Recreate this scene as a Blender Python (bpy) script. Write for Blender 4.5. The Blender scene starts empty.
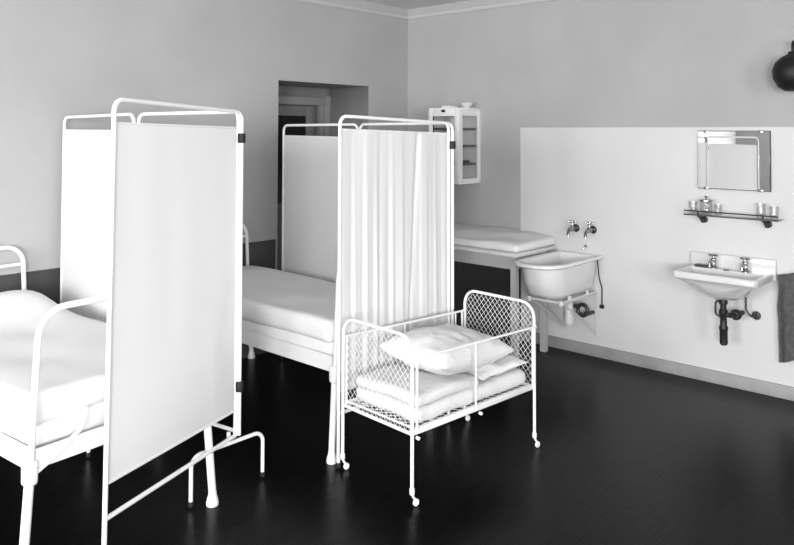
import bpy, bmesh, math, random
from math import sin, cos, pi, radians
from mathutils import Vector, Matrix, noise
random.seed(4)
SC = bpy.context.scene
COL = SC.collection

# ------------------------------------------------------------------ materials
def mat(name, v, rough=.5, spec=.5, metal=0., nscale=0., namt=0., bump=0., bscale=40., stretch=(1, 1, 1), coat=0., rot=(0, 0, 0)):
    m = bpy.data.materials.new(name); m.use_nodes = True
    nt = m.node_tree; b = nt.nodes['Principled BSDF']
    b.inputs['Base Color'].default_value = (v, v, v, 1)
    b.inputs['Roughness'].default_value = rough
    b.inputs['Metallic'].default_value = metal
    b.inputs['Specular IOR Level'].default_value = spec
    if coat: b.inputs['Coat Weight'].default_value = coat
    if namt or bump:
        tc = nt.nodes.new('ShaderNodeTexCoord'); mp = nt.nodes.new('ShaderNodeMapping')
        mp.inputs['Scale'].default_value = stretch; mp.inputs['Rotation'].default_value = rot
        nt.links.new(tc.outputs['Object'], mp.inputs['Vector'])
    if namt:
        n = nt.nodes.new('ShaderNodeTexNoise'); n.inputs['Scale'].default_value = nscale; n.inputs['Detail'].default_value = 5
        nt.links.new(mp.outputs['Vector'], n.inputs['Vector'])
        r = nt.nodes.new('ShaderNodeValToRGB')
        a, c = max(v * (1 - namt), 0), min(v * (1 + namt), 1)
        r.color_ramp.elements[0].color = (a, a, a, 1); r.color_ramp.elements[1].color = (c, c, c, 1)
        r.color_ramp.elements[0].position = .3; r.color_ramp.elements[1].position = .7
        nt.links.new(n.outputs['Fac'], r.inputs['Fac']); nt.links.new(r.outputs['Color'], b.inputs['Base Color'])
    if bump:
        n2 = nt.nodes.new('ShaderNodeTexNoise'); n2.inputs['Scale'].default_value = bscale; n2.inputs['Detail'].default_value = 4
        nt.links.new(mp.outputs['Vector'], n2.inputs['Vector'])
        bp = nt.nodes.new('ShaderNodeBump'); bp.inputs['Strength'].default_value = bump; bp.inputs['Distance'].default_value = .01
        nt.links.new(n2.outputs['Fac'], bp.inputs['Height']); nt.links.new(bp.outputs['Normal'], b.inputs['Normal'])
    return m

def panemat(name, tint, fac):
    m = bpy.data.materials.new(name); m.use_nodes = True; nt = m.node_tree
    nt.nodes.remove(nt.nodes['Principled BSDF'])
    t = nt.nodes.new('ShaderNodeBsdfTransparent'); t.inputs['Color'].default_value = (tint, tint, tint, 1)
    g = nt.nodes.new('ShaderNodeBsdfGlossy'); g.inputs['Roughness'].default_value = .03
    fr = nt.nodes.new('ShaderNodeLayerWeight')
    pw = nt.nodes.new('ShaderNodeMath'); pw.operation = 'POWER'; pw.inputs[1].default_value = 4
    nt.links.new(fr.outputs['Facing'], pw.inputs[0])
    ml = nt.nodes.new('ShaderNodeMath'); ml.operation = 'MULTIPLY_ADD'; ml.inputs[1].default_value = .8 * fac; ml.inputs[2].default_value = .04
    mx = nt.nodes.new('ShaderNodeMixShader')
    nt.links.new(pw.outputs[0], ml.inputs[0]); nt.links.new(ml.outputs[0], mx.inputs['Fac'])
    nt.links.new(t.outputs[0], mx.inputs[1]); nt.links.new(g.outputs[0], mx.inputs[2]); nt.links.new(mx.outputs[0], nt.nodes['Material Output'].inputs['Surface'])
    return m
def glassmat(name, v=.95, rough=.02):
    m = mat(name, v, rough); b = m.node_tree.nodes['Principled BSDF']
    b.inputs['Transmission Weight'].default_value = 1; b.inputs['IOR'].default_value = 1.45
    return m

M = dict(
    grey_wall=mat('grey_wall', .365, .8, .2, nscale=1.6, namt=.05, bump=.03, bscale=30),
    white_panel=mat('white_oil_paint', .57, .4, .3, nscale=2., namt=.03),
    dado=mat('dark_dado', .055, .5, .3, nscale=3, namt=.2),
    ceiling=mat('ceiling', .7, .8, .2),
    cornice=mat('cornice', .45, .7, .2),
    base=mat('baseboard', .30, .5, .4, nscale=6, namt=.12),
    floor=mat('linoleum', .0035, .28, .10, nscale=5, namt=.8, bump=.12, bscale=9, stretch=(1.2, 9, 1), rot=(0, 0, radians(-8))),
    enamel=mat('white_enamel', .78, .3, .5),
    sheet=mat('white_sheet', .74, .85, .1, bump=.04, bscale=60),
    curtain=mat('white_cotton', .80, .9, .1, bump=.05, bscale=200),
    pillow=mat('pillow_cotton', .70, .9, .1, bump=.35, bscale=75),
    quilt=mat('quilted_cotton', .66, .9, .1, bump=.5, bscale=60),
    mattress=mat('mattress_ticking', .74, .9, .1, bump=.08, bscale=60),
    wire=mat('wire', .55, .4, .5, metal=.3),
    rubber=mat('rubber', .02, .6, .3),
    wood=mat('painted_wood', .42, .5, .4, nscale=5, namt=.08, stretch=(1, 1, .2)),
    woodtop=mat('pale_tabletop', .62, .45, .4, nscale=5, namt=.06),
    porc=mat('porcelain', .60, .12, .5, coat=.5),
    porc_tub=mat('enamelled_fireclay', .70, .2, .5, coat=.3),
    chrome=mat('chrome', .38, .2, .5, metal=1),
    dark_metal=mat('dark_metal', .05, .35, .5, metal=.5),
    black=mat('black_iron', .012, .45, .4),
    steel=mat('painted_steel', .55, .4, .5),
    cab=mat('cabinet_enamel', .74, .35, .5),
    cab_in=mat('cabinet_inside', .35, .5, .3),
    shelf=mat('cabinet_shelf', .10, .3, .5),
    mirror=mat('mirror_glass', .82, .015, .5, metal=1),
    glass=panemat('clear_glass', .93, 1.),
    frost=glassmat('frosted_glass', .9, .25),
    towel=mat('grey_towel', .085, .95, .05, nscale=40, namt=.2, bump=.6, bscale=90),
    doorpaint=mat('door_paint', .22, .45, .4),
    frame=mat('door_frame_paint', .28, .45, .4),
    darkglass=mat('dark_door_glass', .008, .1, .5),
    lamp=mat('dark_lamp_shade', .008, .5, .3),
    window=mat('window_paint', .7, .5, .4),
)

nt = M['curtain'].node_tree; pb = nt.nodes['Principled BSDF']
tr = nt.nodes.new('ShaderNodeBsdfTranslucent'); tr.inputs['Color'].default_value = (.86, .86, .86, 1)
mx = nt.nodes.new('ShaderNodeMixShader'); mx.inputs['Fac'].default_value = .28
nt.links.new(pb.outputs['BSDF'], mx.inputs[1]); nt.links.new(tr.outputs['BSDF'], mx.inputs[2])
nt.links.new(mx.outputs['Shader'], nt.nodes['Material Output'].inputs['Surface'])

# ------------------------------------------------------------------ mesh builder
class MB:
    def __init__(s): s.bm = bmesh.new()
    def face(s, vs):
        try: return s.bm.faces.new(vs)
        except ValueError: return None
    def box(s, lo, hi, bev=0., seg=2):
        b = bmesh.new(); bmesh.ops.create_cube(b, size=1)
        sz = [hi[i] - lo[i] for i in range(3)]; c = [(hi[i] + lo[i]) / 2 for i in range(3)]
        for v in b.verts: v.co = Vector((c[i] + v.co[i] * sz[i] for i in range(3)))
        if bev: bmesh.ops.bevel(b, geom=b.edges[:], offset=bev, segments=seg, affect='EDGES', profile=.5)
        s.add(b); return s
    def add(s, b, mtx=None):
        if mtx is not None: bmesh.ops.transform(b, matrix=mtx, verts=b.verts)
        mp = {}
        for v in b.verts: mp[v] = s.bm.verts.new(v.co)
        for f in b.faces: s.face([mp[v] for v in f.verts])
        b.free()
    def tube(s, pts, r, fillet=0., n=10, caps=True, seg=6, closed=False):
        pts = [Vector(p) for p in pts]
        if fillet:
            out = [pts[0]]
            for i in range(1, len(pts) - 1):
                a, b, c = pts[i - 1], pts[i], pts[i + 1]
                d1, d2 = (a - b), (c - b)
                if d1.length < 1e-6 or d2.length < 1e-6: continue
                ang = d1.angle(d2)
                if ang > pi - .08: out.append(b); continue
                t = min(fillet / math.tan(ang / 2), d1.length * .49, d2.length * .49)
                p1, p2 = b + d1.normalized() * t, b + d2.normalized() * t
                rr = t * math.tan(ang / 2)
                cen = b + (d1.normalized() + d2.normalized()).normalized() * (rr / sin(ang / 2))
                u, w = p1 - cen, p2 - cen
                th = u.angle(w); 
                for k in range(seg + 1):
                    q = k / seg
                    out.append(cen + (u * sin((1 - q) * th) + w * sin(q * th)) / sin(th))
            out.append(pts[-1]); pts = out
        rs = r if isinstance(r, (list, tuple)) else [r] * len(pts)
        rings = []; nrm = None
        for i, p in enumerate(pts):
            if closed: t = (pts[(i + 1) % len(pts)] - pts[i - 1])
            else: t = (pts[min(i + 1, len(pts) - 1)] - pts[max(i - 1, 0)])
            t.normalize()
            if nrm is None:
                nrm = t.orthogonal().normalized()
            else:
                nrm = (nrm - t * nrm.dot(t)).normalized()
            bn = t.cross(nrm)
            rings.append([s.bm.verts.new(p + (nrm * cos(2 * pi * k / n) + bn * sin(2 * pi * k / n)) * rs[i]) for k in range(n)])
        m = len(rings)
        for i in range(m if closed else m - 1):
            a, b = rings[i], rings[(i + 1) % m]
            for k in range(n): s.face([a[k], a[(k + 1) % n], b[(k + 1) % n], b[k]])
        if caps and not closed:
            s.face(rings[0][::-1]); s.face(rings[-1])
        return s
    def lathe(s, prof, mtx=Matrix(), n=24):
        rings = []
        for r, z in prof:
            if r < 1e-5: rings.append([s.bm.verts.new(mtx @ Vector((0, 0, z)))])
            else: rings.append([s.bm.verts.new(mtx @ Vector((r * cos(2 * pi * k / n), r * sin(2 * pi * k / n), z))) for k in range(n)])
        for a, b in zip(rings, rings[1:]):
            for k in range(n):
                k2 = (k + 1) % n
                if len(a) == 1 and len(b) == 1: continue
                if len(a) == 1: s.face([a[0], b[k2], b[k]])
                elif len(b) == 1: s.face([a[k], a[k2], b[0]])
                else: s.face([a[k], a[k2], b[k2], b[k]])
        return s
    def loft(s, rings, cap0=True, cap1=True):
        R = [[s.bm.verts.new(p) for p in ring] for ring in rings]
        n = len(R[0])
        for a, b in zip(R, R[1:]):
            for k in range(n): s.face([a[k], a[(k + 1) % n], b[(k + 1) % n], b[k]])
        if cap0: s.face(R[0][::-1])
        if cap1: s.face(R[-1])
        return s
    def grid(s, f, nu, nv):
        g = [[s.bm.verts.new(f(i / nu, j / nv)) for j in range(nv + 1)] for i in range(nu + 1)]
        for i in range(nu):
            for j in range(nv): s.face([g[i][j], g[i + 1][j], g[i + 1][j + 1], g[i][j + 1]])
        return s
    def softbox(s, lo, hi, r, step=.04, fn=None):
        lo, hi = Vector(lo), Vector(hi); sz = hi - lo; c = (lo + hi) / 2
        n = [max(3, min(60, int(sz[i] / step))) for i in range(3)]
        rr = [min(r, sz[i] * .499) for i in range(3)]
        def P(p):
            inner = Vector([max(-(sz[i] / 2 - rr[i]), min(sz[i] / 2 - rr[i], p[i])) for i in range(3)])
            d = Vector([(p[i] - inner[i]) / rr[i] for i in range(3)])
            if d.length > 1e-9:
                mx = max(abs(x) for x in d); d = d.normalized() * mx
            q = c + inner + Vector([d[i] * rr[i] for i in range(3)])
            return fn(q, c, sz) if fn else q
        def sp(i, k):   # parameter k in 0..n -> dense near the ends
            t = k / n[i]; t = t + .12 * sin(2 * pi * t) * -1 * .8 / 2
            return (t - .5) * sz[i]
        for ax in range(3):
            u, v = (ax + 1) % 3, (ax + 2) % 3
            for sg in (-1, 1):
                def f(a, b):
                    p = [0, 0, 0]; p[ax] = sg * sz[ax] / 2; p[u] = sp(u, a * n[u]); p[v] = sp(v, b * n[v]); return P(p)
                s.grid(f, n[u], n[v])
        return s
    def build(s, name, material, parent=None, sharp=38, loc=None, rotz=0):
        bm = s.bm
        bmesh.ops.remove_doubles(bm, verts=bm.verts, dist=1e-5)
        bmesh.ops.recalc_face_normals(bm, faces=bm.faces)
        for f in bm.faces: f.smooth = True
        for e in bm.edges:
            if len(e.link_faces) == 2 and e.calc_face_angle(0) > radians(sharp): e.smooth = False
        me = bpy.data.meshes.new(name); bm.to_mesh(me); bm.free()
        me.materials.append(M[material])
        o = bpy.data.objects.new(name, me); COL.objects.link(o)
        if parent is not None: o.parent = parent
        if loc is not None: o.location = loc
        o.rotation_euler[2] = rotz
        return o

def tag(o, label, cat, group=None):
    o['label'] = label; o['category'] = cat
    if group: o['group'] = group
    return o
def thing(name, label, cat, loc=(0, 0, 0), rotz=0, group=None):
    o = bpy.data.objects.new(name, None); COL.objects.link(o); o.empty_display_size = .1
    o.location = loc; o.rotation_euler[2] = rotz
    return tag(o, label, cat, group)
def struct(o):
    o['kind'] = 'structure'; return o
def children(o): return [c for c in bpy.data.objects if c.parent == o]

AX = Matrix(((0, 0, -1, 0), (0, 1, 0, 0), (1, 0, 0, 0), (0, 0, 0, 1)))     # lathe axis z -> -x (out of the right wall)
def at(x, y, z, rot=Matrix()): return Matrix.Translation((x, y, z)) @ rot

# ------------------------------------------------------------------ room shell
XL, YF, ZC = -9.5, -10.0, 2.93
T = .2
b = MB(); b.box((XL - T, YF - T, -.15), (T, 1.8, 0)); struct(b.build('floor', 'floor'))
b = MB(); b.box((XL - T, YF - T, ZC), (T, 1.8, ZC + .15)); struct(b.build('ceiling', 'ceiling'))
DX0, DX1, DZ = -1.585, -.542, 2.17
DEP = .53
b = MB()
b.box((XL - T, 0, 0), (DX0, DEP, ZC)); b.box((DX1, 0, 0), (T, DEP, ZC)); b.box((DX0, 0, DZ), (DX1, DEP, ZC))
struct(b.build('wall_back', 'grey_wall'))
b = MB(); b.box((0, YF - T, 0), (T, 0, ZC)); struct(b.build('wall_right', 'grey_wall'))
FX0, FX1 = -8.8, -5.2
b = MB(); b.box((XL, YF - T, 0), (FX0, YF, ZC)); b.box((FX1, YF - T, 0), (0, YF, ZC)); b.box((FX0, YF - T, 0), (FX1, YF, .95)); b.box((FX0, YF - T, 2.65), (FX1, YF, ZC))
struct(b.build('wall_front', 'grey_wall'))
WIN = [(-3.0, -1.4), (-5.4, -3.8), (-8.3, -6.5)]
WZ0, WZ1 = .95, 2.65
b = MB()
ys = [YF - T]
for a, c in sorted(WIN): ys += [a, c]
ys.append(0)
for i in range(0, len(ys), 2): b.box((XL - T, ys[i], 0), (XL, ys[i + 1], ZC))
for a, c in WIN:
    b.box((XL - T, a, 0), (XL, c, WZ0)); b.box((XL - T, a, WZ1), (XL, c, ZC))
struct(b.build('wall_left', 'grey_wall'))
for i, (a, c) in enumerate(WIN):
    b = MB(); X0, X1 = XL - .12, XL - .06
    for y0, y1 in ((a, a + .07), (c - .07, c), ((a + c) / 2 - .04, (a + c) / 2 + .04)): b.box((X0, y0, WZ0), (X1, y1, WZ1))
    for z0 in (WZ0, 2.05, WZ1 - .07): b.box((X0 + .004, a + .002, z0 + .001), (X1 + .004, c - .002, z0 + .069))
    struct(b.build('window_%d' % (i + 1), 'window'))

b = MB()
for x in (FX0 + .035, (FX0 + FX1) / 2, FX1 - .035): b.box((x - .035, YF - .12, WZ0), (x + .035, YF - .06, WZ1))
for z0 in (WZ0, 2.05, WZ1 - .07): b.box((FX0 + .002, YF - .124, z0 + .001), (FX1 - .002, YF - .064, z0 + .069))
struct(b.build('window_4', 'window'))

# painted fields and mouldings
b = MB(); b.box((-.006, YF, 0), (0, -1.291, 1.79)); struct(b.build('trim_1', 'white_panel'))
b = MB(); b.box((-.005, -1.291, 0), (0, 0, .885))
struct(b.build('trim_2', 'dado'))
b = MB(); b.box((XL, -.005, 0), (DX0 - .02, 0, .885)); b.box((DX1 + .02, -.005, 0), (-.005, 0, .885))
struct(b.build('trim_3', 'dado'))
b = MB()
prof = [(0, 2.845), (.012, 2.845), (.02, 2.862), (.02, 2.872), (.045, 2.9), (.07, ZC)]
for (q0, q1, d) in (((XL, 0, 0), (0, 0, 0), Vector((0, -1, 0))), ((0, 0, 0), (0, YF, 0), Vector((-1, 0, 0)))):
    vs = []
    for q in (q0, q1): vs.append([b.bm.verts.new(Vector(q) + d * u + Vector((0, 0, z))) for u, z in prof])
    for k in range(len(prof) - 1): b.face([vs[0][k], vs[0][k + 1], vs[1][k + 1], vs[1][k]])
struct(b.build('trim_4', 'cornice'))
b = MB(); b.box((-.024, YF, 0), (-.006, -1.25, .088), .004); struct(b.build('baseboard_right', 'base'))

# doorway: recess, frame, door leaf with dark panes
b = MB()
yb = DEP
b.box((DX1 - .06, yb - .03, 0), (DX1 - .004, yb + .08, 2.09), .006)
b.box((DX1 - .11, yb + .0, 0), (DX1 - .06, yb + .06, 2.07), .004)
b.box((DX0 + .004, yb - .03, 0), (DX0 + .06, yb + .08, 2.09), .006)
b.box((DX0 + .06, yb - .03, 2.0), (DX1 - .06, yb + .08, 2.075), .006)
fr = struct(b.build('trim_5', 'frame'))
b = MB()
x0, x1 = DX0 + .065, DX1 - .135
b.box((x0, yb + .07, .01), (x0 + .1, yb + .11, 1.995), .004); b.box((x1 - .09, yb + .07, .01), (x1, yb + .11, 1.995), .004)
for z0, z1 in ((.01, .22), (.95, 1.1), (1.9, 1.995)): b.box((x0 + .1, yb + .072, z0), (x1 - .09, yb + .108, z1), .003)
b.box((x0 + .1, yb + .085, .22), (x1 - .09, yb + .1, .95))
xm = x0 + .33
b.box((xm, yb + .075, 1.1), (xm + .03, yb + .105, 1.90))
door = struct(b.build('door_1', 'doorpaint'))
b = MB(); b.box((x0 + .1, yb + .086, 1.1), (xm, yb + .094, 1.90)); b.box((xm + .03, yb + .086, 1.1), (x1 - .09, yb + .094, 1.90))
b.build('door_glass', 'darkglass', door)
b = MB(); b.lathe([(0, 0), (.012, 0), (.012, .04), (.028, .05), (.028, .07), (0, .075)], Matrix.Translation((x1 - .045, yb + .07, 1.02)) @ Matrix.Rotation(pi / 2, 4, 'X'), 16)
b.build('door_handle', 'chrome', door)
b = MB(); b.box((DX0 - .3, yb + .11, 0), (DX1 + .3, yb + .2, ZC)); struct(b.build('wall_corridor', 'doorpaint'))

# ------------------------------------------------------------------ beds
def arch_pts(w, z0, z1, y, splay=0.):
    return [(-w / 2 - splay, y, z0), (-w / 2, y, z0 + .5 if z0 < .2 else z0 + .1), (-w / 2, y, z1), (w / 2, y, z1), (w / 2, y, z0 + .5 if z0 < .2 else z0 + .1), (w / 2 + splay, y, z0)]
def make_bed(name, label, W, L, loc, rotz):
    """origin at floor, middle of the foot end; +y runs to the head end"""
    t = thing(name, label, 'bed', loc, rotz)
    for nm, y, zt, zr in (('foot_frame', 0, 1.06, .93), ('head_frame', L, 1.055, .945)):
        b = MB()
        b.tube([(-W / 2, y, .42), (-W / 2 + .028, y, zt), (W / 2 - .028, y, zt), (W / 2, y, .42)], .0135, .11, 12)
        if y > 0: b.tube([(-W / 2 + .022, y, zr), (W / 2 - .022, y, zr)], .011, 0, 10)
        b.build(nm, 'enamel', t)
    for sx in (-1, 1):
        for y in (0, L):
            b = MB()
            sp = .03 * sx; sy = -.012 if y == 0 else .0
            b.tube([(sx * W / 2, y, .43), (sx * W / 2 + sp, y + sy, .05)], .0185, 0, 12)
            l = b.build('leg', 'enamel', t)
            b = MB(); b.lathe([(0, 0), (.028, 0), (.0295, .012), (.025, .032), (.02, .048), (.0188, .062), (0, .062)], at(sx * W / 2 + sp, y + sy, 0), 18)
            b.build('foot', 'enamel', l)
            # cast corner block where rails, arch and leg meet
            b = MB(); b.softbox((sx * W / 2 - .026, y - .026, .405), (sx * W / 2 + .026, y + .026, .5), .016, .012)
            b.build('corner_block', 'enamel', t)
            b = MB()
            z0 = .44; x0 = sx * (W / 2 - .004); 
            yy = y - .006 if y == 0 else y - .03
            b.tube([(x0, yy, z0), (x0 - sx * .1, yy, z0 + .05), (x0 - sx * .2, yy, z0 + .12), (x0 - sx * .215, yy, z0 + .2)], .009, .05, 8)
            b.build('brace', 'enamel', t)
    def rail(p, q, nx):
        b = MB(); p, q = Vector(p), Vector(q); d = q - p
        if abs(d.y) > abs(d.x):
            b.box((p.x - .004, p.y, .46), (p.x + .004, q.y, .545)); b.box((min(p.x, p.x + nx * .05), p.y, .46), (max(p.x, p.x + nx * .05), q.y, .468))
        else:
            b.box((p.x, p.y - .004, .46), (q.x, p.y + .004, .535)); b.box((p.x, p.y, .46), (q.x, p.y + nx * .05, .468))
        return b.build('side_rail' if abs(d.y) > abs(d.x) else 'end_rail', 'enamel', t)
    rail((-W / 2, .02, 0), (-W / 2, L - .02, 0), 1); rail((W / 2, .02, 0), (W / 2, L - .02, 0), -1)
    rail((-W / 2 + .02, .0, 0), (W / 2 - .02, .0, 0), 1); rail((-W / 2 + .02, L, 0), (W / 2 - .02, L, 0), -1)
    b = MB()
    for k in range(24):
        y = .05 + (L - .1) * k / 23; b.tube([(-W / 2 + .01, y, .49), (W / 2 - .01, y, .49)], .004, 0, 5)
    for k in range(9):
        x = -W / 2 + .06 + (W - .12) * k / 8; b.tube([(x, .03, .494), (x, L - .03, .494)], .003, 0, 5)
    b.build('spring_base', 'wire', t)
    return t

def bedding(W, L, loc, rotz, lab, hump, seed, foot_hang):
    def wr(amp, sc, sd):
        def f(q, c, sz):
            n = noise.noise_vector(Vector((q.x * sc + sd, q.y * sc, q.z * sc)))
            return q + n * amp
        return f
    b = MB(); b.softbox((-W / 2 + .012, .035, .505), (W / 2 - .012, L - .03, .645), .04, .045, wr(.006, 4, seed))
    tag(b.build('mattress', 'mattress', None, 60, loc, rotz), lab[0], 'mattress')
    # bedspread: closed soft slab over the mattress with hanging sides
    def f(q, c, sz):
        q = q.copy()
        n = noise.noise(Vector((q.x * 3 + seed, q.y * 3, 0))); n2 = noise.noise(Vector((q.x * 9, q.y * 2.5 + seed, q.z * 3)))
        if q.z > c.z: q.z += .008 * n + .004 * n2
        side = abs(q.x) / (sz.x / 2)
        if q.z < c.z: q.z += .012 * n2
        if side > .9: q.x += math.copysign(.006 * noise.noise(Vector((q.y * 6, q.z * 9, seed))), q.x)
        # pillow hump at the head
        h = hump * math.exp(-((q.y - (L - .3)) / .23) ** 2) * max(0, 1 - abs(q.x / (W / 2)) ** 6) * (1 if q.z > c.z else 0)
        q.z += h
        return q
    b = MB(); b.softbox((-W / 2 - .012, foot_hang, .60), (W / 2 + .012, L - .04, .725), .03, .04, f)
    tag(b.build('bedspread', 'sheet', None, 60, loc, rotz), lab[1], 'bedspread')
    # folded sheet strip below the bedspread edge
    def g(q, c, sz):
        q = q.copy(); q.x += .004 * noise.noise(Vector((q.y * 7, q.z * 20, seed + 5))); q.z += .007 * noise.noise(Vector((q.x * 4, q.y * 5, seed)))
        return q
    for s in (-1, 1):
        pass

BED1 = ((-3.795, -1.783, 0), radians(5.2)); W1, L1 = .83, 1.715
BED2 = ((-2.263, -1.825, 0), 0.); W2, L2 = .752, 1.79
make_bed('hospital_bed', 'white enamelled iron bed at the left edge, in front of the dark dado', W1, L1, *BED1)
make_bed('hospital_bed', 'white enamelled iron bed in the middle, between the two folding screens', W2, L2, *BED2)
bedding(W1, L1, *BED1, ('mattress on the iron bed at the left edge', 'smooth white bedspread raised over the pillow on the left bed'), .13, 1.3, .03)
bedding(W2, L2, *BED2, ('mattress on the iron bed between the two folding screens', 'flat white bedspread on the bed between the two folding screens'), .02, 7.7, .03)

# ------------------------------------------------------------------ folding screens
def make_screen(label, panels, feet, stubs, hinges, zbar=.262):
    """panels: (start, end, height at start, at end, gather, lean of the start top, lean of the end top) in plan metres"""
    O = Vector((panels[0][0][0], panels[0][0][1], 0))
    t = thing('folding_screen', label, 'folding screen', O)
    Z = Vector((0, 0, 1))
    for i, (a, c, za, zc, ga, la, lc) in enumerate(panels):
        a = Vector((a[0], a[1], 0)) - O; c = Vector((c[0], c[1], 0)) - O
        d = (c - a).normalized(); nn = Vector((-d.y, d.x, 0))
        A = lambda z: a + d * la * z / za + Z * z
        Cc = lambda z: c - d * lc * z / zc + Z * z
        b = MB(); b.tube([A(.02 if (i, 0) in stubs else zbar), A(za), Cc(zc), Cc(.02 if (i, 1) in stubs else zbar)], .0098, .045, 12)
        b.build('panel_frame', 'enamel', t)
        b = MB(); b.tube([A(zbar + .015), Cc(zbar)], .0098, 0, 10); b.build('bottom_bar', 'enamel', t)
        ta, tc, ba, bc = za - (.095 if ga < .5 else .072), zc - (.082 if ga < .5 else .066), .408 if ga < .5 else .39, .385
        for u, v in ((ta, tc), (ba, bc)):
            b = MB(); b.tube([A(u) + d * .006, Cc(v) - d * .006], .0045, 0, 8); b.build('curtain_rod', 'enamel', t)
        rnd = random.Random(i * 7 + int(100 * abs(O.x)))
        ph = [rnd.uniform(0, 6.28) for _ in range(6)]
        def f(u, v):
            lo = A(ba - .008).lerp(Cc(bc - .008), .017 + .966 * u); hi = A(ta + .006).lerp(Cc(tc + .006), .017 + .966 * u)
            w = 0
            if ga > .5:
                k = min(1, (1 - v) * 1.5 + .08)
                k *= .45 + .55 * abs(sin(u * 4.2 + .5))
                w = .005 * k * sin(u * 66 + ph[0] + 2.4 * sin(u * 8 + ph[1]) + .6 * v) + .002 * k * sin(u * 131 + ph[2] + 1.5 * v)
                w += .012 * math.exp(-((u - .60 - .10 * v) / .016) ** 2)
            w += .003 * ga * sin(u * 23 + ph[3] + v) + .002 * noise.noise(Vector((u * 6, v * 4, ph[4])))
            w *= min(1, 12 * u, 12 * (1 - u))
            return lo.lerp(hi, v) + nn * w
        b = MB(); b.grid(f, 130 if ga > .5 else 40, 24)
        b.build('curtain', 'curtain', t, 60)
        for e, pt in ((0, A), (1, Cc)):
            if (i, e) in stubs:
                b = MB(); b.lathe([(0, 0), (.012, 0), (.0135, .004), (.0135, .026), (0, .026)], Matrix.Translation(pt(0)), 12); b.build('rubber_tip', 'rubber', t)
    for x, y, zt in hinges:
        for zz in (zt - .135, .50):
            b = MB(); b.lathe([(0, -.024), (.018, -.024), (.02, -.018), (.02, .018), (.018, .024), (0, .024)], Matrix.Translation(Vector((x, y, zz)) - O), 14)
            b.build('hinge_clip', 'rubber', t)
    for x, y in feet:
        p = Vector((x, y, 0)) - O; d = Vector((1, 0, 0)); h = .207
        b = MB(); z = zbar - .035
        b.tube([p - d * h + Z * .012, p - d * h + Z * z, p + d * h + Z * z, p + d * h + Z * .012], .0098, .05, 10)
        b.tube([p + Z * z, p + Z * (zbar + .02)], .0098, 0, 10)
        ft = b.build('foot', 'enamel', t)
        for sg in (-1, 1):
            b = MB(); b.lathe([(0, 0), (.012, 0), (.0135, .004), (.0135, .024), (0, .024)], Matrix.Translation(p + d * h * sg), 12); b.build('rubber_tip', 'rubber', ft)
    return t
make_screen('white folding screen at left with smooth taut curtains, beside the left bed',
            [((-4.015, -2.03), (-3.195, -1.71), 1.876, 1.85, .1, .022, -.006), ((-3.178, -1.718), (-3.285, -.9), 1.85, 1.847, .1, 0, 0), ((-3.31, -.89), (-3.335, -.06), 1.847, 1.838, .1, 0, 0)],
            [(-3.222, -1.695), (-3.30, -.82)], {(0, 0), (2, 1)}, [(-3.181, -1.722, 1.853), (-3.3, -.905, 1.85)])
make_screen('white folding screen with gathered curtain standing behind the wire crib',
            [((-2.685, -1.905), (-1.80, -1.935), 1.835, 1.806, 1., 0, 0), ((-1.78, -1.95), (-1.73, -1.09), 1.806, 1.803, .2, 0, 0), ((-1.725, -1.065), (-1.715, -.235), 1.803, 1.80, .15, 0, 0)],
            [], {(0, 0), (0, 1), (1, 1), (2, 1)}, [(-1.784, -1.953, 1.806), (-1.728, -1.078, 1.803)])

# ------------------------------------------------------------------ crib
def clip_seg(p, q, inside):
    pass
def diamond(b, u0, u1, v0, v1, step, to3, r=.0016, corner=0.):
    """diamond wire net inside a rectangle (rounded top corners), to3(u,v) -> point"""
    w, h = u1 - u0, v1 - v0
    def ok(u, v):
        if not (u0 <= u <= u1 and v0 <= v <= v1): return False
        if corner and v > v1 - corner:
            for cu in (u0 + corner, u1 - corner):
                if (cu < (u0 + u1) / 2 and u < cu) or (cu > (u0 + u1) / 2 and u > cu):
                    if (u - cu) ** 2 + (v - v1 + corner) ** 2 > corner ** 2: return False
        return True
    k = -h
    sl = 1.15
    for sg in (1, -1):
        x = u0 - h / sl
        while x < u1 + h / sl:
            pts = []; N = 60
            for i in range(N + 1):
                v = v0 + h * i / N
                u = x + (v - v0) / sl if sg > 0 else x + (v1 - v) / sl
                if ok(u, v): pts.append((u, v))
            if len(pts) > 1: b.tube([to3(*pts[0]), to3(*pts[-1])], r, 0, 4, caps=False)
            x += step
    return b
CLOC, CROT = (-2.733, -2.459, 0), radians(-4.5)
CX0, CX1, CY0, CY1 = 0, .948, 0, .515
CZ = .335
crib = thing('crib', 'small white wire-sided crib on casters holding bedding and pillows', 'crib', CLOC, CROT)
cw, cd = CX1 - CX0, CY1 - CY0
for nm, x, zt in (('foot_arch', 0, .785), ('head_arch', cw, .795)):
    b = MB(); b.tube([(x, 0, .07), (x, 0, zt), (x, cd, zt), (x, cd, .07)], .0088, .085, 12)
    b.tube([(x, 0, CZ), (x, cd, CZ)], .009, 0, 10)
    ar = b.build(nm, 'enamel', crib)
    b = MB(); diamond(b, .012, cd - .012, CZ + .01, zt - .012, .034, lambda u, v: (x, u, v), .0011 if x < .1 else .0013, .075); b.build('wire_mesh', 'enamel', ar)
    for y in (0, cd):
        b = MB(); 
        b.lathe([(0, .058), (.012, .058), (.013, .075), (.0125, .085), (0, .085)], at(x, y, 0), 14)
        b.tube([(x, y, .062), (x + .004, y - .004, .045), (x + .02, y - .006, .026)], .006, .01, 8)
        b.lathe([(0, -.008), (.014, -.007), (.017, -.004), (.017, .004), (.014, .007), (0, .007)], at(x + .02, y - .006, .017, Matrix.Rotation(pi / 2, 4, 'X')), 16)
        b.build('caster', 'enamel', crib)
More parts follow.
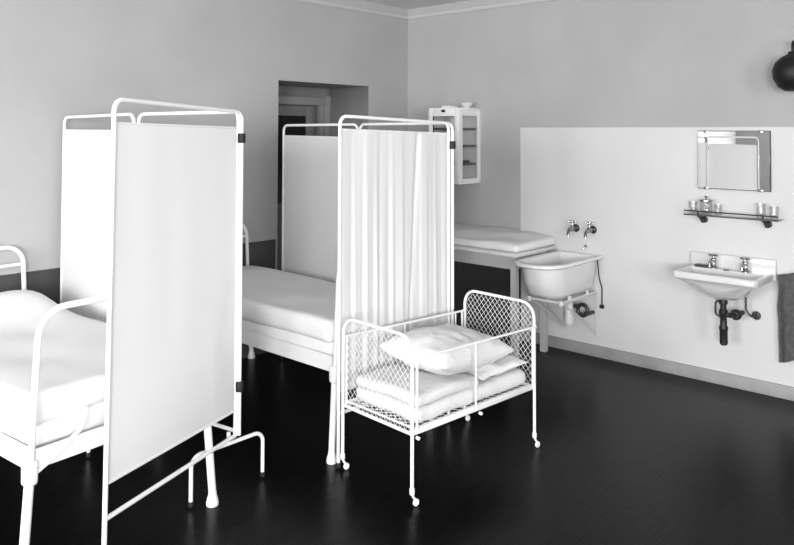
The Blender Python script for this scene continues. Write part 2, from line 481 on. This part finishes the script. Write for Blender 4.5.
for y, nm in ((.008, 'side_rail'), (cd - .008, 'side_rail')):
    b = MB(); b.box((.01, y - .006, CZ - .012), (cw - .01, y + .006, CZ + .018), .003); b.build(nm, 'enamel', crib)
    gate = MB(); yy = -.012 if y < .1 else cd + .002
    if y > .1: yy = cd - .004
    gate.tube([(.02, yy, CZ + .01), (.02, yy, .685), (cw - .03, yy, .67), (cw - .03, yy, CZ + .01)], .0065, .012, 8)
    xs = (.44,) if y < .1 else (.44, .86)
    for xx in xs: gate.tube([(xx, yy, CZ), (xx, yy, .685 - .015 * xx / cw)], .0045, 0, 8)
    gate.tube([(.0, yy, .685), (.02, yy, .685)], .0065, 0, 8); gate.tube([(cw - .03, yy, .67), (cw, yy, .67)], .0065, 0, 8)
    g = gate.build('drop_side', 'enamel', crib)
    if y < .1:
        b = MB()
        for xx in (.02, .47):
            b = MB(); b.lathe([(0, -.008), (.008, -.008), (.009, 0), (.008, .008), (0, .008)], at(xx, yy - .006, CZ - .018, Matrix.Rotation(pi / 2, 4, 'X')), 10)
            b.build('latch', 'enamel', g)
b = MB()
diamond(b, .03, cw - .02, .02, cd - .02, .05, lambda u, v: (u, v, CZ + .012), .002)
b.tube([(.03, .018, CZ + .012), (cw - .02, .018, CZ + .012), (cw - .02, cd - .018, CZ + .012), (.03, cd - .018, CZ + .012)], .0065, 0, 8, closed=True)
b.build('spring_base', 'enamel', crib)

def crib_soft(lo, hi, r, sd, amp, tilt=None):
    def f(q, c, sz):
        q = q.copy()
        n = noise.noise_vector(Vector((q.x * 7 + sd, q.y * 7, q.z * 7))); n2 = noise.noise_vector(Vector((q.x * 22 + sd, q.y * 22, q.z * 22)))
        q += n * amp + n2 * amp * .35
        if tilt: q = tilt(q, c, sz)
        return q
    b = MB(); b.softbox(lo, hi, r, .022, f); return b
b = crib_soft((CX0 + .05, CY0 + .014, .353), (CX1 - .035, CY1 - .02, .433), .036, 2., .006)
tag(b.build('mattress', 'quilt', None, 60, CLOC, CROT), 'thin quilted mattress lying on the spring base of the crib', 'mattress')
def sag(q, c, sz):
    e = (c.x - q.x) / (sz.x / 2)
    q.z += .005 * sin(q.y * 9) - .03 * max(0, -e - .1)
    q.y += .03 * max(0, -e)
    return q
b = crib_soft((CX0 + .045, CY0 + .012, .434), (CX1 - .40, CY1 - .03, .492), .028, 5., .008, sag)
tag(b.build('quilt', 'quilt', None, 60, CLOC, CROT), 'folded white quilt on top of the crib mattress', 'quilt')

def pillow(name, label, L, Wd, H, mtx, sd):
    b = MB(); N = 44
    def prof(u): return max(0, 1 - abs(u) ** 2.6)
    for sg in (-1, 1):
        def f(a, c):
            u, v = a * 2 - 1, c * 2 - 1
            pin = 1 - .10 * (1 - abs(u) ** 2) * abs(v) ** 3; pin2 = 1 - .10 * (1 - abs(v) ** 2) * abs(u) ** 3
            x, y = u * L / 2 * pin2, v * Wd / 2 * pin
            h = (prof(u) * prof(v)) ** .55
            z = sg * H / 2 * h
            n = noise.noise(Vector((x * 9 + sd, y * 9, sg))); n2 = noise.noise(Vector((x * 24 + sd, y * 24, sg)))
            z += sg * (.012 * n + .005 * n2) * min(1, h * 2)
            return mtx @ Vector((x, y, z))
        b.grid(f, N, N)
    return tag(b.build(name, 'pillow', None, 70, CLOC, CROT), label, 'pillow')
pillow('pillow', 'flat lower pillow at the head of the crib, its corner showing under the plump one', .38, .44, .065,
       Matrix.Translation((.738, .235, .466)) @ Matrix.Rotation(radians(-3), 4, 'Z') @ Matrix.Rotation(radians(-3), 4, 'Y'), 3.)
pillow('pillow', 'plump white pillow lying tilted on top of the bedding in the crib', .63, .47, .20,
       Matrix.Translation((.505, .245, .584)) @ Matrix.Rotation(radians(5), 4, 'Z') @ Matrix.Rotation(radians(4), 4, 'Y') @ Matrix.Rotation(radians(3), 4, 'X'), 9.)

# ------------------------------------------------------------------ table with pad
TX, TY0, TY1, TZ = -.615, -1.643, -.40, .828
tb = thing('table', 'painted wooden table against the right wall under the wall cabinet', 'table', (TX, TY0, 0))
b = MB(); b.box((0, 0, TZ - .026), (-TX - .012, TY1 - TY0, TZ), .005); b.build('tabletop', 'woodtop', tb)
b = MB()
b.box((.028, .035, TZ - .125), (.046, TY1 - TY0 - .035, TZ - .026))
b.box((.48, .035, TZ - .125), (.498, TY1 - TY0 - .035, TZ - .026))
b.box((.046, .03, TZ - .125), (.48, .048, TZ - .026)); b.box((.046, TY1 - TY0 - .048, TZ - .125), (.48, TY1 - TY0 - .03, TZ - .026))
b.build('apron', 'wood', tb)
for x in (.012, .43):
    for y in (.012, TY1 - TY0 - .077):
        b = MB(); r = [[(x + dx * k, y + dy * k + 0, z) for dx, dy in ((0, 0), (.046, 0), (.046, .046), (0, .046))] for k, z in ((1, TZ - .026), (1, TZ - .14), (1, .0))]
        b.loft(r); b.build('leg', 'wood', tb)
def padfn(q, c, sz):
    q = q.copy()
    if q.z > c.z: q.z += .012 * noise.noise(Vector((q.x * 5, q.y * 4, 1.))) + .035 * max(0, 1 - abs((q.x - .22 - c.x) / (sz.x / 2 + .15)) ** 2) * min(1, (q.y - TY0) * 5)
    q.x += .012 * noise.noise(Vector((q.y * 6, q.z * 8, 3.)))
    if q.z < c.z: q.z = max(q.z, TZ + .001)
    return q
b = MB(); b.softbox((TX + .03, TY0 + .006, TZ + .001), (-.012, TY1 - .05, TZ + .065), .032, .03, padfn)
tag(b.build('pad', 'sheet', None, 60), 'thick white pad covering the top of the painted table', 'pad')

# ------------------------------------------------------------------ wash tub on bracket
def rrect(x0, x1, y0, y1, r, z, n=9):
    pts = []
    for cx_, cy_, a0 in ((x1 - min(r, .02), y1 - min(r, .02), 0), (x0 + r, y1 - r, pi / 2), (x0 + r, y0 + r, pi), (x1 - min(r, .02), y0 + min(r, .02), 1.5 * pi)):
        rr = r if cx_ < (x0 + x1) / 2 else min(r, .02)
        if abs(a0 - pi / 2) < .1: rr = r * .72; cx_, cy_ = x0 + rr, y1 - rr
        for k in range(n + 1):
            a = a0 + pi / 2 * k / n; pts.append(Vector((cx_ + rr * cos(a), cy_ + rr * sin(a), z)))
    return pts
tub = thing('wash_tub', 'deep white wash tub fixed to the wall beside the table', 'sink', (-.006, -1.87, 0))
b = MB()
yc = 1.87; ox = .006
def ring(x0, x1, y0, y1, r, z): return [p + Vector((ox, yc, 0)) for p in rrect(x0, x1, y0, y1, r, z)]
XW = -.008
rings = [ring(-.50, -.14, -1.93, -1.745, .08, .515), ring(-.57, -.09, -1.965, -1.715, .11, .522), ring(-.62, -.06, -1.985, -1.70, .14, .555),
         ring(-.66, -.05, -2.0, -1.695, .15, .65), ring(-.68, -.045, -2.01, -1.69, .155, .752),
         ring(-.75, -.012, -2.04, -1.672, .185, .762), ring(-.772, XW, -2.055, -1.665, .195, .774), ring(-.772, XW, -2.055, -1.665, .195, .788), ring(-.764, XW, -2.05, -1.67, .19, .794),
         ring(-.71, -.07, -2.012, -1.705, .165, .792), ring(-.69, -.08, -2.0, -1.715, .155, .777), ring(-.62, -.1, -1.98, -1.74, .13, .65), ring(-.55, -.15, -1.945, -1.765, .09, .55), ring(-.47, -.2, -1.91, -1.79, .06, .544)]
b.loft(rings); b.build('basin', 'porc_tub', tub, 50)
b = MB(); b.lathe([(0, .5445), (.03, .5445), (.03, .548), (.022, .548), (.02, .545)], at(-.3 + ox, -1.85 + yc, 0.001), 16); b.build('drain', 'chrome', tub)
def R(x, y, z): return (x + ox, y + yc, z)
b = MB()
for y in (-1.985, -1.715):
    b.tube([R(XW, y, .50), R(-.55, y, .50)], .012, 0, 10)
    b.tube([R(-.54, y, .50), R(-.3, y, .37), R(-.02, y, .18)], .0055, 0, 8)
b.tube([R(-.54, -2.01, .50), R(-.54, -1.69, .50)], .012, 0, 10)
for y in (-1.985, -1.715): b.lathe([(0, -.02), (.018, -.018), (.022, 0), (.018, .018), (0, .02)], at(*R(-.545, y, .50)), 12)
for x in (-.15, -.42):
    b.lathe([(0, 0), (.014, 0), (.014, .03), (0, .034)], at(*R(x, -1.985, .505)), 10)
for y in (-1.985, -1.715): b.box(R(-.014, y - .008, .165), R(XW, y + .008, .53))
b.build('bracket', 'steel', tub)
b = MB(); b.tube([R(-.06, -2.025, .765), R(-.04, -2.03, .62), R(-.016, -2.04, .54), R(-.016, -2.04, .40)], .005, .03, 8)
b.build('chain_rod', 'dark_metal', tub)
b = MB(); b.lathe([(0, 0), (.016, 0), (.018, .006), (.018, .024), (0, .028)], at(*R(-.018, -2.04, .385)), 12); b.build('weight', 'black', tub)
b = MB(); b.lathe([(0, .245), (.02, .245), (.034, .26), (.036, .275), (.036, .40), (.03, .425), (.02, .435), (.02, .52), (0, .52)], at(*R(-.19, -1.85, 0.0)), 18); b.build('trap', 'porc', tub)
b = MB()
ce = Vector(R(-.12, -1.93, .37))
b.tube([ce + Vector((0, .042 * cos(2 * pi * k / 24), .042 * sin(2 * pi * k / 24))) for k in range(24)], .015, 0, 10, closed=True)
b.tube([R(-.19, -1.87, .40), R(-.15, -1.89, .40), R(-.12, -1.90, .395)], .014, .02, 10)
b.tube([R(-.12, -1.95, .345), R(-.08, -1.96, .34), R(XW, -1.96, .34)], .015, .02, 10); b.build('waste_pipe', 'dark_metal', tub)

def wall_tap(y, z, label):
    t = thing('wall_tap', label, 'tap', (-.006, y, z), 0, None)
    b = MB(); b.lathe([(0, 0), (.03, 0), (.032, .004), (.028, .012), (.018, .018), (0, .018)], AX, 18); b.build('flange', 'dark_metal', t)
    b = MB(); b.tube([(-.015, 0, 0), (-.1, 0, .002), (-.125, 0, -.02), (-.13, 0, -.055)], [.013, .013] + [.0125, .012], 0, 12)
    b.lathe([(0, -.02), (.017, -.018), (.02, 0), (.017, .018), (.01, .025), (.009, .05), (0, .05)], at(-.065, 0, 0), 14); b.build('spout', 'chrome', t)
    b = MB()
    b.lathe([(0, .045), (.009, .045), (.012, .055), (.009, .066), (0, .067)], at(-.065, 0, 0), 12)
    b.tube([(-.065, -.03, .056), (-.065, .03, .056)], .0055, 0, 8); b.tube([(-.095, 0, .056), (-.035, 0, .056)], .0055, 0, 8)
    for dx, dy in ((0, .03), (0, -.03), (.03, 0), (-.03, 0)): b.lathe([(0, -.008), (.007, -.005), (.008, 0), (.007, .005), (0, .008)], at(-.065 + dx, dy, .056), 8)
    b.build('cross_handle', 'chrome', t)
wall_tap(-1.815, .985, 'left one of the two wall taps above the deep wash tub')
wall_tap(-1.965, .985, 'right one of the two wall taps above the deep wash tub')
b = MB(); b.lathe([(0, 0), (.012, 0), (.012, .003), (.005, .005), (.005, .03), (0, .03)], at(-.006, -1.9, .85, AX), 12)
b.tube([(-.03, -1.9, .85), (-.04, -1.9, .848), (-.042, -1.9, .815)], .0045, .01, 8)
tag(b.build('overflow_pipe', 'chrome', None), 'tiny metal pipe stub on the wall just above the wash tub rim', 'pipe')

# ------------------------------------------------------------------ wall cabinet
cb = thing('wall_cabinet', 'white glazed cabinet with shelves hung on the grey right wall', 'cabinet', (0, -.867, 1.3))
cD, cW, cH = .29, .345, .665
b = MB()
b.box((-cD, 0, 0), (0, cW, .024), .003); b.box((-cD, 0, cH - .024), (0, cW, cH), .003)
b.box((-.008, .02, .024), (-.002, cW - .02, cH - .024))
for x in (-cD, -.03):
    for y in (0, cW - .03): b.box((x, y, .024), (x + .03, y + .03, cH - .024))
b.box((-cD + .03, cW - .012, .024), (-.03, cW, cH - .024))
b.box((-cD + .03, .004, cH - .07), (-.03, .02, cH - .024)); b.box((-cD + .03, .004, .024), (-.03, .02, .045))
b.build('body', 'cab', cb)
dr = MB()
x = -cD - .02
dr.box((x, .002, .004), (x + .019, .05, cH - .004), .003); dr.box((x, cW - .05, .004), (x + .019, cW - .002, cH - .004), .003)
dr.box((x, .05, .004), (x + .019, cW - .05, .055), .003); dr.box((x, .05, cH - .075), (x + .019, cW - .05, cH - .004), .003)
drr = dr.build('door', 'cab', cb)
b = MB(); b.box((x + .008, .05, .055), (x + .012, cW - .05, cH - .075)); b.build('door_glass', 'glass', drr)
b = MB(); b.box((x - .008, cW / 2 - .02, cH - .04), (x + .001, cW / 2 + .02, cH - .018), .004); b.build('catch', 'black', drr)
b = MB(); b.box((-cD + .03, .008, .045), (-.03, .012, cH - .07)); b.build('side_glass', 'glass', cb)
for z in (.16, .32, .47):
    b = MB(); b.box((-cD + .008, .022, z), (-.01, cW - .014, z + .018)); b.build('shelf', 'shelf', cb)
def lath(name, prof, loc, m, label, cat, group=None, n=20):
    b = MB(); b.lathe(prof, Matrix(), n); return tag(b.build(name, m, None, 45, loc), label, cat, group)
lath('bowl', [(0, 0), (.03, 0), (.032, .006), (.055, .03), (.06, .046), (.055, .046), (.045, .028), (.0, .012)], (-.11, -.80, 1.965), 'porc', 'small white bowl on top of the wall cabinet, nearer the right end', 'bowl')
b = MB(); b.softbox((-.25, -.72, 1.965), (-.13, -.62, 1.985), .008, .02); tag(b.build('folded_cloth', 'sheet', None), 'flat white folded cloth on top of the wall cabinet', 'cloth')
b = MB(); b.softbox((-.2, -.8, 1.4722), (-.06, -.64, 1.502), .012, .02); tag(b.build('instrument_box', 'dark_metal', None), 'small dark box on the lowest shelf inside the wall cabinet', 'box')

# ------------------------------------------------------------------ mirror
mr = thing('mirror', 'rectangular wall mirror on the white wall above the glass shelf', 'mirror', (-.006, -3.032, 1.355))
mw, mh = .242, .41
b = MB(); b.box((-.012, -mw, 0), (0, mw, mh)); b.build('backing', 'black', mr)
b = MB(); b.box((-.016, -mw + .004, .004), (-.0121, mw - .001, mh - .004), .0018, 1); b.build('mirror_glass', 'mirror', mr)
for y in (-mw + .06, mw - .06):
    for z in (.006, mh - .006):
        b = MB(); b.box((-.02, y - .014, z - .01), (-.0, y + .014, z + .008), .002); b.build('mirror_clip', 'chrome', mr)
mr.location.x = -.0165; mr.rotation_euler[1] = radians(1.3)

# ------------------------------------------------------------------ glass shelf and what stands on it
SZ = 1.172
sh = thing('glass_shelf', 'narrow glass shelf with a metal rail below the wall mirror', 'shelf', (-.006, -3.03, SZ))
b = MB(); b.box((-.13, -.315, 0), (-.006, .298, .007), .002); b.build('shelf_glass', 'frost', sh)
b = MB(); b.tube([(-.125, -.315, .03), (-.125, .298, .03)], .0045, 0, 8)
b.build('rail', 'dark_metal', sh)
b = MB(); b.tube([(-.125, -.318, .0035), (-.125, .3, .0035)], .0055, 0, 8); b.build('edge_bar', 'chrome', sh)
for y in (.2, -.222):
    b = MB(); b.lathe([(0, 0), (.024, 0), (.024, .006), (.012, .012), (0, .012)], at(0, y, -.035, AX), 14)
    b.tube([(-.005, y, -.035), (-.07, y, -.03), (-.09, y, -.012)], [.012, .01, .008], 0, 10)
    b.tube([(-.02, y, -.008), (-.115, y, -.008)], .007, 0, 8)
    b.tube([(-.125, y, -.012), (-.125, y, .034)], .0065, 0, 8)
    b.lathe([(0, -.055), (.014, -.05), (.017, -.035), (.014, -.02), (0, -.012)], at(-.03, y, -.005), 12)
    b.build('bracket', 'black', sh)
def tumbler(r, h): return [(0, 0), (r * .82, 0), (r * .84, .003), (r, h), (r - .0025, h), (r * .8, .008), (0, .008)]
zt = SZ + .0075
lath('tumbler', tumbler(.034, .085), (-.075, -2.775, zt), 'glass', 'glass tumbler at the left end of the glass shelf', 'glass', None)
j = thing('jar', 'lidded glass jar standing on the left half of the glass shelf', 'jar', (-.075, -2.865, zt))
b = MB(); b.lathe([(0, 0), (.04, 0), (.043, .005), (.043, .085), (.038, .09), (.035, .09), (.039, .084), (.039, .008), (0, .008)]); b.build('body', 'glass', j)
b = MB(); b.lathe([(0, .0905), (.042, .0905), (.045, .094), (.044, .102), (.02, .107), (.006, .109), (.006, .114), (.011, .12), (.009, .128), (0, .13)]); b.build('lid', 'chrome', j)
lath('tumbler', tumbler(.028, .075), (-.07, -2.945, zt), 'glass', 'small glass tumbler standing just right of the lidded jar', 'glass', None)
lath('tumbler', tumbler(.034, .1), (-.075, -3.225, zt), 'glass', 'taller glass tumbler over the right bracket of the glass shelf', 'glass', None)
lath('tumbler', tumbler(.031, .085), (-.07, -3.305, zt), 'glass', 'glass tumbler at the right end of the glass shelf', 'glass', None)

# ------------------------------------------------------------------ wash basin
SY0, SY1 = -3.30, -2.737
yc = (SY0 + SY1) / 2; hw = (SY1 - SY0) / 2
wb = thing('wash_basin', 'white porcelain wash basin with two taps below the mirror', 'sink', (-.006, yc, 0))
b = MB()
ST = .818; D = .39
def rc(x0, x1, h, r, z, n=6, zt=None):
    pts = []
    for cx_, cy_, a0 in ((x1 - .008, h - .008, 0), (x0 + r, h - r, pi / 2), (x0 + r, -h + r, pi), (x1 - .008, -h + .008, 1.5 * pi)):
        rr = r if cx_ < (x0 + x1) / 2 else .008
        for k in range(n + 1):
            a = a0 + pi / 2 * k / n; pts.append(Vector((cx_ + rr * cos(a), cy_ + rr * sin(a), z)))
    return pts
def oval(cx_, rx, ry, z, p=2.6, n=28, off=0):
    pts = []
    for k in range(n):
        a = 2 * pi * (k + .5) / n
        pts.append(Vector((cx_ + rx * math.copysign(abs(cos(a)) ** (2 / p), cos(a)), ry * math.copysign(abs(sin(a)) ** (2 / p), sin(a)), z)))
    return pts
# outside: bowl narrowing to the waste, square slab fascia, then inside bowl
def blend(A, B, t): return [a.lerp(c, t) for a, c in zip(A, B)]
sq = lambda z, h=hw, d=D: rc(-d, -.001, h, .022, z)
rings = [oval(-.2, .03, .03, .632), oval(-.2, .07, .09, .645), oval(-.2, .125, .165, .68), oval(-.2, .165, .225, .735, 3.2), sq(.770, hw - .014, D - .012), sq(.776, hw - .013, D - .003), sq(ST - .006, hw - .01, D), sq(ST, hw - .016, D - .006)]
# inner: rim inset and depressed bowl toward the front
def inner(z, x0, x1, h, r): return [Vector((min(max(p.x, x0), x1), p.y, z)) for p in rc(x0, x1, h, r, z)]
rings += [rc(-D + .03, -.135, hw - .035, .05, ST - .002), rc(-D + .045, -.145, hw - .06, .06, ST - .03), rc(-D + .08, -.16, hw - .11, .07, ST - .1), rc(-D + .13, -.18, .04, .02, ST - .135)]
b.loft(rings)
b.build('basin', 'porc', wb, 50)
b = MB(); b.box((-.03, -hw, .765), (0, hw, .905), .008, 3); b.build('splashback', 'porc', wb)
b = MB(); b.softbox((-.10, hw - .14, ST - .0005), (-.045, hw - .05, ST + .010), .006, .01); b.build('soap_dish', 'dark_metal', wb)
for y in (.105, -.105):
    b = MB(); b.lathe([(0, 0), (.024, 0), (.025, .006), (.018, .014), (.016, .045), (.019, .052), (.017, .062), (.01, .068), (.009, .08), (0, .08)], at(-.075, y, ST), 16)
    b.tube([(-.08, y, ST + .04), (-.125, y, ST + .045), (-.15, y, ST + .03), (-.152, y, ST + .014)], [.012, .011, .010, .0095], 0, 10)
    b.tube([(-.075, y - .032, ST + .083), (-.075, y + .032, ST + .083)], .0065, 0, 8); b.tube([(-.107, y, ST + .083), (-.043, y, ST + .083)], .0065, 0, 8)
    b.lathe([(0, .074), (.012, .076), (.013, .088), (.0, .093)], at(-.075, y, ST), 12)
    b.build('tap', 'chrome', wb)
b = MB(); b.softbox((-.145, -.02, ST - .002), (-.128, .02, ST + .006), .004, .01); b.build('overflow_plug', 'black', wb)
b = MB()
b.lathe([(0, .33), (.018, .33), (.026, .34), (.026, .43), (.029, .435), (.029, .45), (.022, .46), (.022, .52), (.028, .53), (.028, .56), (.02, .57), (.02, .60), (.028, .605), (.028, .634), (0, .634)], at(-.2, 0, 0), 18)
b.tube([(-.2, 0, .545), (-.2, -.03, .53), (-.1, -.06, .52), (0, -.06, .52)], .016, .03, 10)
b.lathe([(0, -.022), (.026, -.02), (.036, -.008), (.036, .008), (.026, .02), (0, .022)], at(-.12, -.055, .525, Matrix.Rotation(pi / 2, 4, 'Y')), 16)
b.tube([(-.2, .012, .62), (-.2, .05, .615), (-.2, .052, .53), (-.2, .016, .51)], .007, .02, 8)
b.build('waste_trap', 'black', wb)
b = MB(); b.tube([(-.075, -.105, .79), (-.075, -.105, .56), (-.07, -.13, .52), (-.05, -.15, .515), (0, -.15, .515)], .0075, .03, 8)
b.lathe([(0, 0), (.026, 0), (.03, .006), (.026, .018), (0, .022)], at(0, -.15, .515, AX), 14)
b.tube([(-.05, -.15, .515), (-.05, -.15, .55)], .006, 0, 8); b.build('supply_pipe', 'dark_metal', wb)

# ------------------------------------------------------------------ towel
b = MB()
def tw(u, v, side):
    y = -3.315 - .27 * u; z = .812 - .575 * v
    z += .07 * u * (1 - v) + .10 * u * v
    x = -.05 + .014 * sin(u * 19 + 1) * (.4 + .6 * v) + .006 * noise.noise(Vector((u * 6, v * 5, 2)))
    y += .012 * noise.noise(Vector((v * 4, 1, 7)))
    return Vector((x + side * .008, y, z))
nu, nv = 40, 24
b.grid(lambda u, v: tw(u, v, 1), nu, nv); b.grid(lambda u, v: tw(u, v, -1), nu, nv)
for e in ([(0, j / nv) for j in range(nv + 1)], [(1, j / nv) for j in range(nv + 1)], [(j / nu, 0) for j in range(nu + 1)], [(j / nu, 1) for j in range(nu + 1)]):
    for p, q in zip(e, e[1:]): b.face([b.bm.verts.new(tw(*p, 1)), b.bm.verts.new(tw(*q, 1)), b.bm.verts.new(tw(*q, -1)), b.bm.verts.new(tw(*p, -1))])
tw_o = tag(b.build('towel', 'towel', None, 60), 'dark grey towel hanging on the wall at the right edge, beside the wash basin', 'towel')
b = MB(); b.tube([(-.006, -3.44, .86), (-.05, -3.44, .855)], .006, 0, 8); b.tube([(-.05, -3.44, .862), (-.05, -3.44, .83)], .004, 0, 6); b.build('hanging_loop', 'dark_metal', tw_o)

# ------------------------------------------------------------------ dark lamp at the right edge
lp = thing('wall_lamp', 'dark rounded lamp shade high on the grey wall, cut by the right edge', 'lamp', (0, -3.465, 2.13))
b = MB(); b.lathe([(0, -.115), (.05, -.112), (.09, -.085), (.118, -.03), (.122, .02), (.105, .07), (.07, .105), (.03, .125), (.026, .14), (0, .14)], at(-.2, 0, 0), 28); b.build('shade', 'lamp', lp)
b = MB(); b.tube([(-.2, 0, .13), (-.2, 0, .2), (-.1, 0, .22), (-.004, 0, .16)], .01, .04, 10); b.lathe([(0, 0), (.04, 0), (.04, .01), (.0, .02)], at(0, 0, .16, AX), 16); b.build('arm', 'lamp', lp)

# ------------------------------------------------------------------ light
w = bpy.data.worlds.new('World'); SC.world = w; w.use_nodes = True
bg = w.node_tree.nodes['Background']; bg.inputs['Color'].default_value = (1, 1, 1, 1); bg.inputs['Strength'].default_value = 1.0
def daylight(loc, rot, sx, sy, e):
    L = bpy.data.lights.new('daylight', 'AREA'); L.shape = 'RECTANGLE'; L.size = sx; L.size_y = sy; L.energy = e
    o = bpy.data.objects.new('daylight', L); COL.objects.link(o); o.location = loc; o.rotation_euler = rot
for i, (a, c) in enumerate(WIN):
    daylight((XL + .02, (a + c) / 2, (WZ0 + WZ1) / 2), (0, radians(-90 + 8), radians((8, 20, 42)[i])), WZ1 - WZ0, c - a, (120, 70, 260)[i])
daylight(((FX0 + FX1) / 2, YF + .02, (WZ0 + WZ1) / 2), (radians(90 - 8), 0, radians(22)), FX1 - FX0, WZ1 - WZ0, 280)

# ------------------------------------------------------------------ camera
cam = bpy.data.cameras.new('camera'); co = bpy.data.objects.new('camera', cam); COL.objects.link(co)
f_, cx_, py_, th, ro, ps = 741.189, 398.966, 108.2545, .0321296, .00237121, .737858472
F = Vector((cos(ps) * cos(th), sin(ps) * cos(th), sin(th))); Rr = Vector((sin(ps), -cos(ps), 0)); U = Rr.cross(F)
R2 = Rr * cos(ro) + U * sin(ro); U2 = -Rr * sin(ro) + U * cos(ro)
mt = Matrix((R2, U2, -F)).transposed().to_4x4(); mt.translation = (-5.38123518, -4.77822036, 1.75)
co.matrix_world = mt
cam.sensor_fit = 'HORIZONTAL'; cam.sensor_width = 36; cam.lens = f_ * 36 / 794
cam.shift_x = (397 - cx_) / 794; cam.shift_y = (py_ - 272.5) / 794
cam.clip_start = .05
SC.camera = co
SC.view_settings.view_transform = 'Standard'; SC.view_settings.look = 'None'
SC.view_settings.exposure = 1.0; SC.view_settings.gamma = 1; SC.view_settings.use_curve_mapping = False
SC.cycles.use_denoising = True
SC.cycles.max_bounces = 8
